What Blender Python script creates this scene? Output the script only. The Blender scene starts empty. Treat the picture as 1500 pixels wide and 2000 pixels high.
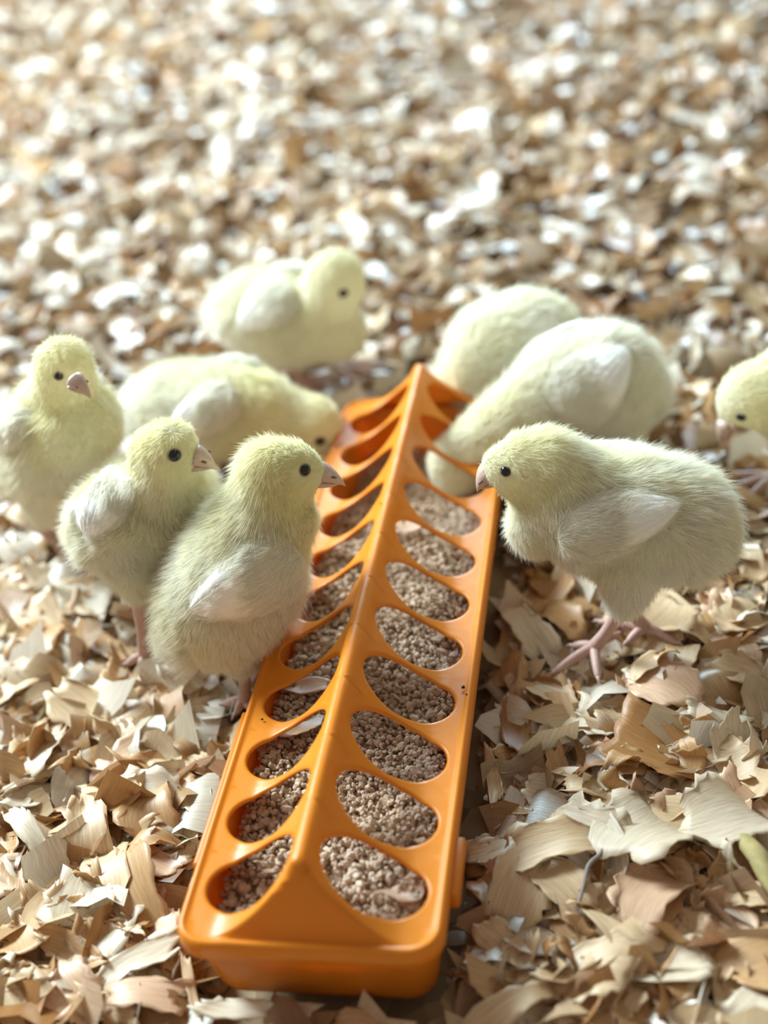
import bpy, bmesh, math
import numpy as np
from mathutils import Vector, Matrix
from mathutils.bvhtree import BVHTree

C = bpy.context.scene.collection
scene = bpy.context.scene
PI = math.pi
S = 0.028                       # metres per hole pitch of the feeder
ZG = -1.2                       # bedding level below the feeder's rim, in pitches

# ------------------------------------------------------------------ camera
YAW, PITCH, ROLL = -0.22317, 0.59403, -0.14421
FPX = 2600.96
CF = np.array([math.sin(YAW) * math.cos(PITCH), math.cos(YAW) * math.cos(PITCH), -math.sin(PITCH)])
_r0 = np.array([math.cos(YAW), -math.sin(YAW), 0.0])
_u0 = np.cross(_r0, CF)
CR = math.cos(ROLL) * _r0 + math.sin(ROLL) * _u0
CU = -math.sin(ROLL) * _r0 + math.cos(ROLL) * _u0
CP = S * np.array([3.5102, -9.5359, 11.5649 - ZG])
cam_data = bpy.data.cameras.new('camera')
cam = bpy.data.objects.new('camera', cam_data)
C.objects.link(cam)
cam.matrix_world = Matrix(((CR[0], CU[0], -CF[0], CP[0]), (CR[1], CU[1], -CF[1], CP[1]),
                           (CR[2], CU[2], -CF[2], CP[2]), (0, 0, 0, 1)))
cam_data.sensor_fit = 'VERTICAL'
cam_data.sensor_height = 36.0
cam_data.lens = FPX / 2000.0 * 36.0
cam_data.clip_start = 0.02
cam_data.clip_end = 50
cam_data.dof.use_dof = True
cam_data.dof.focus_distance = 0.474
cam_data.dof.aperture_fstop = 4.9
scene.camera = cam

# ------------------------------------------------------------------ light
world = bpy.data.worlds.new('World')
scene.world = world
world.use_nodes = True
bg = world.node_tree.nodes['Background']
bg.inputs['Color'].default_value = (1.0, 0.92, 0.81, 1)
bg.inputs['Strength'].default_value = 0.32


def area_light(name, loc, target, size, size_y, power, color):
    d = bpy.data.lights.new(name, 'AREA')
    d.shape = 'RECTANGLE'
    d.size, d.size_y, d.energy, d.color = size, size_y, power, color
    o = bpy.data.objects.new(name, d)
    C.objects.link(o)
    o.location = loc
    o.rotation_euler = (Vector(target) - Vector(loc)).to_track_quat('-Z', 'Y').to_euler()
    return o


area_light('barn_window_light', (-1.35, 0.92, 1.15), (0.0, 0.25, 0.0), 0.75, 0.75, 106, (0.74, 0.91, 1.0))
area_light('back_window_light', (-0.7, 6.2, 2.35), (0.0, 0.8, 0.0), 2.6, 1.3, 430, (0.58, 0.84, 1.0))

scene.view_settings.view_transform = 'Standard'
scene.view_settings.look = 'None'
scene.view_settings.gamma = 1
scene.view_settings.use_curve_mapping = False
scene.view_settings.exposure = 0.03
scene.cycles.use_denoising = True
scene.cycles.max_bounces = 6
scene.cycles.adaptive_threshold = .015
scene.cycles.diffuse_bounces = 4
scene.cycles.caustics_reflective = False
scene.cycles.caustics_refractive = False


# ------------------------------------------------------------------ picture geometry helpers
def ray(u, v):
    return CF + CR * (u - 750) / FPX - CU * (v - 1000) / FPX


def on_z(u, v, z):
    d = ray(u, v)
    return CP + d * ((z - CP[2]) / d[2])


def on_plane(u, v, p, n):
    d = ray(u, v)
    return CP + d * (np.dot(p - CP, n) / np.dot(d, n))


def depth(P):
    return float(np.dot(P - CP, CF))


def project(P):
    d = np.asarray(P) - CP
    z = d @ CF
    return 750 + FPX * (d @ CR) / z, 1000 - FPX * (d @ CU) / z


def W(x, y, z):
    return np.array([S * x, S * y, S * (z - ZG)])


# ------------------------------------------------------------------ object helpers
def link(o, parent=None):
    C.objects.link(o)
    if parent is not None:
        o.parent = parent
        if parent.parent is None and parent.type == 'EMPTY':
            o.matrix_parent_inverse = Matrix.Translation(-parent.location)
        else:
            r = parent
            while r.parent is not None:
                r = r.parent
            o.matrix_parent_inverse = Matrix.Identity(4)
    return o


def mesh_obj(name, verts, faces, mat, parent=None, smooth=True):
    me = bpy.data.meshes.new(name)
    me.from_pydata([tuple(map(float, v)) for v in verts], [], [tuple(map(int, f)) for f in faces])
    if mat is not None:
        me.materials.append(mat)
    if smooth:
        me.polygons.foreach_set('use_smooth', np.ones(len(me.polygons), dtype=bool))
    me.update()
    o = bpy.data.objects.new(name, me)
    return link(o, parent)


def thing(name, label, cat, loc, group=None):
    o = bpy.data.objects.new(name, None)
    o.empty_display_size = 0.01
    C.objects.link(o)
    o.location = tuple(map(float, loc))
    o['label'] = label
    o['category'] = cat
    if group:
        o['group'] = group
    return o


def tag(o, label, cat, group=None, kind=None):
    o['label'] = label
    if cat:
        o['category'] = cat
    if group:
        o['group'] = group
    if kind:
        o['kind'] = kind
    return o


def np_mesh(name, V, Q, mat, attrs=None, uv=None, smooth=True):
    """mesh from numpy arrays, Q of shape (n, k) with equal face sizes"""
    me = bpy.data.meshes.new(name)
    n, k = Q.shape
    me.vertices.add(len(V))
    me.vertices.foreach_set('co', np.ascontiguousarray(V, dtype=np.float32).ravel())
    me.loops.add(n * k)
    me.loops.foreach_set('vertex_index', np.ascontiguousarray(Q, dtype=np.int32).ravel())
    me.polygons.add(n)
    me.polygons.foreach_set('loop_start', np.arange(0, n * k, k, dtype=np.int32))
    me.polygons.foreach_set('use_smooth', np.full(n, smooth, dtype=bool))
    for an, (typ, arr) in (attrs or {}).items():
        a = me.attributes.new(an, typ, 'POINT')
        a.data.foreach_set('color' if typ == 'FLOAT_COLOR' else 'value', np.ascontiguousarray(arr, dtype=np.float32).ravel())
    if uv is not None:
        l = me.uv_layers.new(name='UVMap')
        l.data.foreach_set('uv', np.ascontiguousarray(uv[Q.ravel()], dtype=np.float32).ravel())
    me.update(calc_edges=True)
    me.materials.append(mat)
    return me


def catmull(pts, n):
    pts = np.asarray(pts, float)
    P = np.vstack([2 * pts[0] - pts[1], pts, 2 * pts[-1] - pts[-2]])
    out = []
    for i in range(len(pts) - 1):
        p0, p1, p2, p3 = P[i:i + 4]
        for t in np.linspace(0, 1, n, endpoint=False):
            out.append(.5 * (2 * p1 + (p2 - p0) * t + (2 * p0 - 5 * p1 + 4 * p2 - p3) * t * t + (3 * p1 - p0 - 3 * p2 + p3) * t ** 3))
    out.append(pts[-1])
    return np.array(out)


def tube(pts, radii, segs=10, n=5):
    """closed tapered tube through pts; radii per point"""
    pr = catmull(np.hstack([np.asarray(pts, float), np.asarray(radii, float)[:, None]]), n)
    P, Rr = pr[:, :3], np.maximum(pr[:, 3], 1e-5)
    T = np.gradient(P, axis=0)
    T /= np.linalg.norm(T, axis=1)[:, None]
    a = np.cross(T[0], [0, 0, 1])
    if np.linalg.norm(a) < .1:
        a = np.cross(T[0], [0, 1, 0])
    V, F = [], []
    for i in range(len(P)):
        a = a - T[i] * np.dot(a, T[i])
        a /= np.linalg.norm(a)
        b = np.cross(T[i], a)
        for k in range(segs):
            t = 2 * PI * k / segs
            V.append(P[i] + Rr[i] * (math.cos(t) * a + math.sin(t) * b))
    m = len(P)
    for i in range(m - 1):
        for k in range(segs):
            k2 = (k + 1) % segs
            F.append((i * segs + k, i * segs + k2, (i + 1) * segs + k2, (i + 1) * segs + k))
    V += [P[0] - T[0] * Rr[0] * .5, P[-1] + T[-1] * Rr[-1] * .7]
    for k in range(segs):
        k2 = (k + 1) % segs
        F.append((m * segs, k2, k))
        F.append((m * segs + 1, (m - 1) * segs + k, (m - 1) * segs + k2))
    return V, F


_ICO = {}


def ico(sub):
    if sub not in _ICO:
        bm = bmesh.new()
        bmesh.ops.create_icosphere(bm, subdivisions=sub, radius=1)
        _ICO[sub] = (np.array([v.co[:] for v in bm.verts]), np.array([[v.index for v in f.verts] for f in bm.faces]))
        bm.free()
    return _ICO[sub]


# ------------------------------------------------------------------ materials
def new_mat(name):
    m = bpy.data.materials.new(name)
    m.use_nodes = True
    nt = m.node_tree
    return m, nt, nt.nodes['Principled BSDF'], nt.nodes['Material Output']


def plastic_mat(name, col, transl, rough):
    m, nt, p, out = new_mat(name)
    no = nt.nodes.new('ShaderNodeTexNoise')
    no.inputs['Scale'].default_value = 45
    no.inputs['Detail'].default_value = 4
    tc = nt.nodes.new('ShaderNodeTexCoord')
    nt.links.new(tc.outputs['Object'], no.inputs['Vector'])
    mx = nt.nodes.new('ShaderNodeMix')
    mx.data_type = 'RGBA'
    mx.inputs[6].default_value = (*[c * .90 for c in col], 1)
    mx.inputs[7].default_value = (*col, 1)
    nt.links.new(no.outputs['Fac'], mx.inputs[0])
    # faint scuffs and dust in the roughness
    no2 = nt.nodes.new('ShaderNodeTexNoise')
    no2.inputs['Scale'].default_value = 260
    no2.inputs['Detail'].default_value = 3
    nt.links.new(tc.outputs['Object'], no2.inputs['Vector'])
    mr = nt.nodes.new('ShaderNodeMapRange')
    mr.inputs['To Min'].default_value = rough - .06
    mr.inputs['To Max'].default_value = rough + .14
    nt.links.new(no2.outputs['Fac'], mr.inputs['Value'])
    nt.links.new(mr.outputs['Result'], p.inputs['Roughness'])
    nt.links.new(mx.outputs[2], p.inputs['Base Color'])
    p.inputs['Specular IOR Level'].default_value = .36
    tr = nt.nodes.new('ShaderNodeBsdfTranslucent')
    tr.inputs['Color'].default_value = (1.0, .30, .01, 1)
    ms = nt.nodes.new('ShaderNodeMixShader')
    ms.inputs['Fac'].default_value = transl
    nt.links.new(p.outputs[0], ms.inputs[1])
    nt.links.new(tr.outputs[0], ms.inputs[2])
    nt.links.new(ms.outputs[0], out.inputs['Surface'])
    return m


M_LID = plastic_mat('orange_plastic', (.88, .285, .018), .16, .30)
M_PAN = plastic_mat('orange_pan_plastic', (.76, .25, .015), .30, .34)


def fur_mat(name, c_white, c_yellow):
    m, nt, p, out = new_mat(name)
    nt.nodes.remove(p)
    at = nt.nodes.new('ShaderNodeAttribute')
    at.attribute_name = 'tint'
    mx = nt.nodes.new('ShaderNodeMix')
    mx.data_type = 'RGBA'
    mx.inputs[6].default_value = (*c_white, 1)
    mx.inputs[7].default_value = (*c_yellow, 1)
    nt.links.new(at.outputs['Fac'], mx.inputs[0])
    d = nt.nodes.new('ShaderNodeBsdfDiffuse')
    t = nt.nodes.new('ShaderNodeBsdfTranslucent')
    ms = nt.nodes.new('ShaderNodeMixShader')
    ms.inputs['Fac'].default_value = .46
    nt.links.new(mx.outputs[2], d.inputs['Color'])
    nt.links.new(mx.outputs[2], t.inputs['Color'])
    nt.links.new(d.outputs[0], ms.inputs[1])
    nt.links.new(t.outputs[0], ms.inputs[2])
    nt.links.new(ms.outputs[0], out.inputs['Surface'])
    return m


C_WHITE, C_YELLOW = (.98, .96, .88), (.975, .92, .57)
M_FUR = fur_mat('chick_down', C_WHITE, C_YELLOW)
M_SKIN = fur_mat('chick_under_down', (.94, .91, .80), (.93, .87, .54))


def simple_mat(name, col, rough=.5, spec=.5, sss=0., noise=0., scale=300.):
    m, nt, p, out = new_mat(name)
    p.inputs['Base Color'].default_value = (*col, 1)
    p.inputs['Roughness'].default_value = rough
    p.inputs['Specular IOR Level'].default_value = spec
    if noise:
        tc = nt.nodes.new('ShaderNodeTexCoord')
        no = nt.nodes.new('ShaderNodeTexNoise')
        no.inputs['Scale'].default_value = scale
        nt.links.new(tc.outputs['Object'], no.inputs['Vector'])
        mx = nt.nodes.new('ShaderNodeMix')
        mx.data_type = 'RGBA'
        mx.inputs[6].default_value = (*[c * (1 - noise) for c in col], 1)
        mx.inputs[7].default_value = (*[min(1, c * (1 + noise)) for c in col], 1)
        nt.links.new(no.outputs['Fac'], mx.inputs[0])
        nt.links.new(mx.outputs[2], p.inputs['Base Color'])
    if sss:
        p.inputs['Subsurface Weight'].default_value = sss
        p.inputs['Subsurface Radius'].default_value = (.003, .0012, .0008)
        p.inputs['Subsurface Scale'].default_value = 1
    return m


M_EYE = simple_mat('eye_black', (.006, .005, .005), .08, .6)
M_EYELID = simple_mat('eyelid_skin', (.42, .36, .27), .6, .3)
M_BEAK = simple_mat('beak_horn', (.62, .44, .36), .36, .5, 0, .18, 500)
M_NOSTRIL = simple_mat('nostril_dark', (.22, .12, .10), .7)
M_LEG = simple_mat('leg_skin', (.54, .34, .28), .5, .4, 0, .2, 900)
M_CLAW = simple_mat('claw_horn', (.55, .38, .32), .4)
M_FEATHER = simple_mat('white_wing_feather', (.90, .88, .82), .65, .3, 0, .05, 800)
M_EAR = simple_mat('ear_skin', (.80, .68, .46), .8, .2, 0, .3, 900)
M_DIRT = simple_mat('dark_dirt', (.035, .022, .014), .9, .2, 0, .4, 900)
M_THREAD = simple_mat('grey_thread', (.30, .25, .22), .9, .2, 0, .3, 900)
M_TWIG = simple_mat('greenish_wood', (.40, .32, .13), .7, .3, 0, .3, 400)


def wood_mat(name, col=None, rough=.40, spec=.45):
    """planed wood with grain along u; colour per flake from attribute 'tint' or fixed"""
    m, nt, p, out = new_mat(name)
    uvn = nt.nodes.new('ShaderNodeUVMap')
    mp = nt.nodes.new('ShaderNodeMapping')
    mp.inputs['Scale'].default_value = (2.2, 22, 1)
    nt.links.new(uvn.outputs[0], mp.inputs['Vector'])
    oi = nt.nodes.new('ShaderNodeObjectInfo')
    no = nt.nodes.new('ShaderNodeTexNoise')
    no.noise_dimensions = '4D'
    no.inputs['Scale'].default_value = 1.0
    no.inputs['Detail'].default_value = 5
    no.inputs['Roughness'].default_value = .6
    mw = nt.nodes.new('ShaderNodeMath')
    mw.operation = 'MULTIPLY'
    mw.inputs[1].default_value = 57.
    nt.links.new(oi.outputs['Random'], mw.inputs[0])
    nt.links.new(mw.outputs[0], no.inputs['W'])
    nt.links.new(mp.outputs[0], no.inputs['Vector'])
    cr = nt.nodes.new('ShaderNodeValToRGB')
    cr.color_ramp.elements[0].position = .32
    cr.color_ramp.elements[0].color = (.62, .56, .48, 1)
    cr.color_ramp.elements[1].position = .66
    cr.color_ramp.elements[1].color = (1, 1, 1, 1)
    nt.links.new(no.outputs['Fac'], cr.inputs[0])
    mx = nt.nodes.new('ShaderNodeMix')
    mx.data_type = 'RGBA'
    mx.blend_type = 'MULTIPLY'
    mx.inputs[0].default_value = .75
    if col is None:
        at = nt.nodes.new('ShaderNodeAttribute')
        at.attribute_name = 'tint'
        nt.links.new(at.outputs['Color'], mx.inputs[6])
    else:
        mx.inputs[6].default_value = (*col, 1)
    nt.links.new(cr.outputs[0], mx.inputs[7])
    nt.links.new(mx.outputs[2], p.inputs['Base Color'])
    p.inputs['Roughness'].default_value = rough
    p.inputs['Specular IOR Level'].default_value = spec
    bp = nt.nodes.new('ShaderNodeBump')
    bp.inputs['Strength'].default_value = .35
    bp.inputs['Distance'].default_value = .0004
    nt.links.new(no.outputs['Fac'], bp.inputs['Height'])
    nt.links.new(bp.outputs[0], p.inputs['Normal'])
    tr = nt.nodes.new('ShaderNodeBsdfTranslucent')
    nt.links.new(mx.outputs[2], tr.inputs['Color'])
    ms = nt.nodes.new('ShaderNodeMixShader')
    ms.inputs['Fac'].default_value = .22
    nt.links.new(p.outputs[0], ms.inputs[1])
    nt.links.new(tr.outputs[0], ms.inputs[2])
    nt.links.new(ms.outputs[0], out.inputs['Surface'])
    return m


TINTS = {'cream': (.91, .68, .42), 'pale': (.95, .82, .62), 'tan': (.74, .45, .21), 'pinkish': (.90, .61, .40), 'brown': (.50, .245, .085)}
M_WOOD = {k: wood_mat('wood_' + k, c) for k, c in TINTS.items()}
M_WOODMIX = wood_mat('wood_mixed', None, .30, .6)


def crumb_mat():
    m, nt, p, out = new_mat('feed_crumb')
    at = nt.nodes.new('ShaderNodeAttribute')
    at.attribute_name = 'tint'
    nt.links.new(at.outputs['Color'], p.inputs['Base Color'])
    p.inputs['Roughness'].default_value = .85
    p.inputs['Specular IOR Level'].default_value = .25
    return m


M_FEED = crumb_mat()


def floor_mat():
    m, nt, p, out = new_mat('floor_litter')
    tc = nt.nodes.new('ShaderNodeTexCoord')
    vo = nt.nodes.new('ShaderNodeTexVoronoi')
    vo.inputs['Scale'].default_value = 90
    nt.links.new(tc.outputs['Object'], vo.inputs['Vector'])
    cr = nt.nodes.new('ShaderNodeValToRGB')
    cr.color_ramp.elements[0].color = (.20, .115, .055, 1)
    cr.color_ramp.elements[1].color = (.52, .36, .20, 1)
    nt.links.new(vo.outputs['Color'], cr.inputs[0])
    nt.links.new(cr.outputs[0], p.inputs['Base Color'])
    p.inputs['Roughness'].default_value = .9
    return m


# ------------------------------------------------------------------ floor
fl = mesh_obj('floor', [(-3, -2, -.011), (3, -2, -.011), (3, 4, -.011), (-3, 4, -.011)], [(0, 1, 2, 3)], floor_mat(), smooth=False)
fl['kind'] = 'structure'

# ------------------------------------------------------------------ feeder
YC, XI, RI, XO, RO = -.1363, .6017, .4438, .9043, .3428
YF, NH, XE = -.9017, 11, 1.4685
YB = 10 + 2 * YC - YF
ZR = .915
APEX = .288


def z_lid(x, y):
    ax = np.sqrt(np.abs(x) ** 2 + .05 ** 2) - .05
    t = np.clip((.17 - np.abs(x)) / .07, 0, 1)
    zs = (ZR - .03) * np.clip(1 - ax / 1.12, 0, 1) ** 1.8 + .05 * t * t * (3 - 2 * t) - .02 * (np.abs(x) / .17).clip(0, 1) ** 2
    e1 = np.clip((y - (YF + .05)) / (APEX + .02), 0, 1)
    e2 = np.clip(((YB - .05) - y) / (APEX + .02), 0, 1)
    ze = ZR * np.minimum(e1, e2) ** 1.35
    k = .05
    h = np.clip(.5 + .5 * (ze - zs) / k, 0, 1)
    z = ze * (1 - h) + zs * h - k * h * (1 - h)
    return np.maximum(z, 0)


def hull_outline(n=720):
    t = np.linspace(0, 2 * PI, n, endpoint=False)
    d = np.stack([np.cos(t), np.sin(t)])
    use = XO * d[0] + RO >= XI * d[0] + RI
    x = np.where(use, XO + RO * d[0], XI + RI * d[0])
    y = np.where(use, RO * d[1], RI * d[1])
    return x, y


XB = 1.36                       # where the cells end and the flange begins
XC = .72


def build_lid(parent):
    V, F, key = [], [], {}

    def K(x, y):
        return (int(math.floor(x * 4000 + .37)), int(math.floor(y * 4000 + .37)))

    def vid(x, y, z):
        k = K(x, y)
        if k not in key:
            key[k] = len(V)
            V.append((x, y, z))
        return key[k]

    hx, hy = hull_outline()
    # angles for the rays from the hole centre: even along the outline, plus the cell corners
    seg = np.hypot(np.diff(np.append(hx, hx[0])), np.diff(np.append(hy, hy[0])))
    s = np.concatenate([[0], np.cumsum(seg)])
    hang = np.unwrap(np.arctan2(hy, hx - XC))
    n = 72
    si = np.linspace(0, s[-1], n, endpoint=False)
    ang = np.interp(si, s, np.append(hang, hang[0] + 2 * PI))
    ang = (ang + PI) % (2 * PI) - PI
    cor = np.array([math.atan2(.5, a) for a in (-XC, XB - XC)])
    pos = np.abs(ang)
    pos = np.sort(pos[(pos > .02) & (pos < PI - .02)])
    pos = pos[np.concatenate([[True], np.diff(pos) > .008])]
    pos = np.array([p for p in pos if np.min(np.abs(cor - p)) > .01])
    pos = np.sort(np.concatenate([pos, cor]))
    ang = np.concatenate([-pos[::-1], [0], pos, [PI]])                   # symmetric in y
    ho = (hang + PI) % (2 * PI) - PI
    o = np.argsort(ho)
    rad = np.interp(ang, ho[o], np.hypot(hx - XC, hy)[o], period=2 * PI)
    ca, sa = np.cos(ang), np.sin(ang)
    tx = np.where(ca > 1e-9, (XB - XC) / np.maximum(ca, 1e-9), np.where(ca < -1e-9, XC / np.maximum(-ca, 1e-9), 1e9))
    ty = .5 / np.maximum(np.abs(sa), 1e-9)
    tb = np.minimum(tx, ty)
    steps = [0, .004, .012, .026, .045]
    fr = [0, .12, .3, .5, .75, 1.0]
    for side in (-1, 1):
        for k in range(NH):
            rings = []
            for j in range(len(steps) + len(fr) - 1):
                if j < len(steps):
                    d = np.minimum(steps[j], (tb - rad) * (.2 + .12 * j))
                else:
                    d0 = np.minimum(steps[-1], (tb - rad) * .68)
                    d = d0 + (tb - rad - d0) * fr[j - len(steps) + 1]
                r = rad + d
                last = j == len(steps) + len(fr) - 2
                x = XC + r * ca
                y = YC + k + r * sa
                if last:
                    x = np.where(np.abs(tx - tb) < 1e-9, np.where(ca > 0, XB, 0), x)
                z = z_lid(x, y)
                lip = .042
                z = z - np.where(d < lip, lip - np.sqrt(np.maximum(lip ** 2 - (lip - d) ** 2, 0)), 0)
                rings.append([vid(side * a, b, c) for a, b, c in zip(x, y, z)])
            m = len(ang)
            for j in range(len(rings) - 1):
                for i in range(m):
                    i2 = (i + 1) % m
                    q = [rings[j][i], rings[j][i2], rings[j + 1][i2], rings[j + 1][i]]
                    q = [a for ii, a in enumerate(q) if a != q[ii - 1]]
                    if len(q) >= 3:
                        F.append(q if side > 0 else q[::-1])
    # end strips, and the boundary loop
    Vn = np.array(V)
    y0, y1 = YC - .5, YC + NH - .5
    x0 = sorted({round(float(v[0]), 7) for v in V if abs(v[1] - y0) < 2e-5})

    def strip(yA, yEdge):
        rows = []
        for i in range(9):
            y = yA + (yEdge - yA) * i / 8
            rows.append([vid(x, yA, None) if i == 0 else vid(x, y, float(z_lid(np.array(x), np.array(y)))) for x in x0])
        for i in range(8):
            for j in range(len(x0) - 1):
                q = [rows[i][j], rows[i][j + 1], rows[i + 1][j + 1], rows[i + 1][j]]
                F.append(q if yEdge > yA else q[::-1])
        return rows

    e0, e1 = YF + .06, YB - .06
    # first rows already exist at y0 / y1
    for a in x0:
        for yy in (y0, y1):
            assert K(a, yy) in key, (a, yy)
    strip(y0, e0)
    strip(y1, e1)
    # boundary edges of everything at the outer border
    from collections import Counter
    cnt = Counter()
    for f in F:
        for i in range(len(f)):
            a, b = f[i - 1], f[i]
            cnt[(min(a, b), max(a, b))] += 1
    adj = {}
    for (a, b), c in cnt.items():
        if c == 1:
            ok = [abs(abs(V[i][0]) - XB) < 1e-4 or abs(V[i][1] - e0) < 1e-4 or abs(V[i][1] - e1) < 1e-4 for i in (a, b)]
            if all(ok):
                adj.setdefault(a, []).append(b)
                adj.setdefault(b, []).append(a)
    st = next(iter(adj))
    loop, prev_ = [st], None
    while True:
        nx = [q for q in adj[loop[-1]] if q != prev_]
        prev_ = loop[-1]
        if nx[0] == st:
            break
        loop.append(nx[0])
    # round the corners of the plate
    rc = .26
    P = np.array(V, float)
    for cx, sx in ((XB, 1), (-XB, -1)):
        for cy, sy in ((e0, -1), (e1, 1)):
            a = (P[:, 0] - (cx - sx * rc)) * sx / rc
            b = (P[:, 1] - (cy - sy * rc)) * sy / rc
            msk = (a > 0) & (b > 0)
            aa = a * np.sqrt(np.maximum(1 - b * b / 2, 0))
            bb = b * np.sqrt(np.maximum(1 - a * a / 2, 0))
            P[msk, 0] = (cx - sx * rc + sx * rc * aa)[msk]
            P[msk, 1] = (cy - sy * rc + sy * rc * bb)[msk]
    L = P[loop]
    t = np.roll(L, -1, 0) - np.roll(L, 1, 0)
    t[:, 2] = 0
    t /= np.linalg.norm(t, axis=1)[:, None]
    nrm = np.stack([t[:, 1], -t[:, 0], np.zeros(len(t))], 1)
    cen = P.mean(0)
    if np.mean(np.sum(nrm * (L - cen), 1)) < 0:
        nrm = -nrm
    prof = [(.02, .012), (.04, .028), (.06, .030), (.085, .016), (.105, -.02), (.115, -.06), (.118, -.12), (.118, -.20)]
    P = [tuple(p) for p in P]
    prev = loop
    for (d, dz) in prof:
        cur = []
        for i in range(len(loop)):
            p = L[i] + nrm[i] * d
            cur.append(len(P))
            P.append((p[0], p[1], max(L[i][2], 0) * (1 if dz > 0 else 0) + dz))
        for i in range(len(loop)):
            i2 = (i + 1) % len(loop)
            F.append([prev[i2], prev[i], cur[i], cur[i2]])
        prev = cur
    Vm = [W(*p) for p in P]
    o = mesh_obj('lid', Vm, F, M_LID, parent)
    bm = bmesh.new()
    bm.from_mesh(o.data)
    bmesh.ops.recalc_face_normals(bm, faces=bm.faces)
    up = sum(f.normal.z * f.calc_area() for f in bm.faces)
    if up < 0:
        bmesh.ops.reverse_faces(bm, faces=bm.faces)
    bm.to_mesh(o.data)
    bm.free()
    md = o.modifiers.new('wall', 'SOLIDIFY')
    md.thickness = .0019
    md.offset = -1
    return o


def rrect(hx, y0, y1, r, n=10, cx=0.):
    pts = []
    for (sx, sy, a0) in ((1, 1, 0), (-1, 1, 90), (-1, -1, 180), (1, -1, 270)):
        ccx = cx + sx * (hx - r)
        ccy = (y1 - r) if sy > 0 else (y0 + r)
        for i in range(n + 1):
            a = math.radians(a0 + 90 * i / n)
            pts.append((ccx + r * math.cos(a), ccy + r * math.sin(a)))
    return pts


def build_pan(parent):
    secs = [(1.44, .02, -.13, .26), (1.36, .08, -.17, .26), (1.352, .09, -.4, .27), (1.27, .19, -1.02, .30), (1.245, .225, -1.12, .30),
            (1.20, .27, -1.19, .29), (1.12, .35, -1.215, .26)]
    V, F = [], []
    m = None
    for (hx, ins, z, r) in secs:
        loop = rrect(hx, YF + ins, YB - ins, r, cx=.03)
        m = len(loop)
        V += [W(x, y, z) for x, y in loop]
    for j in range(len(secs) - 1):
        for i in range(m):
            i2 = (i + 1) % m
            F.append((j * m + i2, j * m + i, (j + 1) * m + i, (j + 1) * m + i2))
    F.append(tuple(range((len(secs) - 1) * m, len(secs) * m)))
    o = mesh_obj('pan', V, F, M_PAN, parent)
    md = o.modifiers.new('wall', 'SOLIDIFY')
    md.thickness = .0016
    md.offset = -1
    return o


def bevel_box(name, lo, hi, mat, parent, bev):
    bm = bmesh.new()
    bmesh.ops.create_cube(bm, size=1)
    lo, hi = np.array(lo), np.array(hi)
    for v in bm.verts:
        v.co = Vector((lo + hi) / 2 + np.array(v.co) * (hi - lo))
    bmesh.ops.bevel(bm, geom=bm.edges[:], offset=bev, segments=3, profile=.5, affect='EDGES')
    me = bpy.data.meshes.new(name)
    bm.to_mesh(me)
    bm.free()
    me.materials.append(mat)
    me.polygons.foreach_set('use_smooth', np.ones(len(me.polygons), dtype=bool))
    o = bpy.data.objects.new(name, me)
    return link(o, parent)


feeder = thing('chick_feeder', 'long orange plastic chick feeder with two rows of feeding holes and a central ridge', 'feeder', W(0, (YF + YB) / 2, -1.215))
lid = build_lid(feeder)
pan = build_pan(feeder)
for (xa, xb, ya, yb) in ((-1.56, -1.42, .24, 2.8), (1.42, 1.575, -.10, .78), (-1.56, -1.42, 7.2, 9.6), (1.42, 1.575, 8.4, 9.6)):
    bevel_box('latch_tab', W(xa, ya, -.30), W(xb, yb, -.10), M_PAN, pan, .0012)
rng = np.random.default_rng(5)


def crumb_speck(u, v, z, r):
    c = on_z(u, v, W(0, 0, z)[2])
    iv, jf = ico(1)
    vv = iv * (rng.uniform(.6, 1.2, (len(iv), 1))) * r
    vv[:, 2] *= .45
    return mesh_obj('dirt_speck', vv + c, jf, M_DIRT, lid)


for u, v, z, r in ((904, 1342, .03, .0009), (911, 1356, .03, .0004), (743, 983, .92, .0006), (512, 1405, .03, .0006), (956, 1006, .03, .0005)):
    crumb_speck(u, v, z, r)


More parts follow.
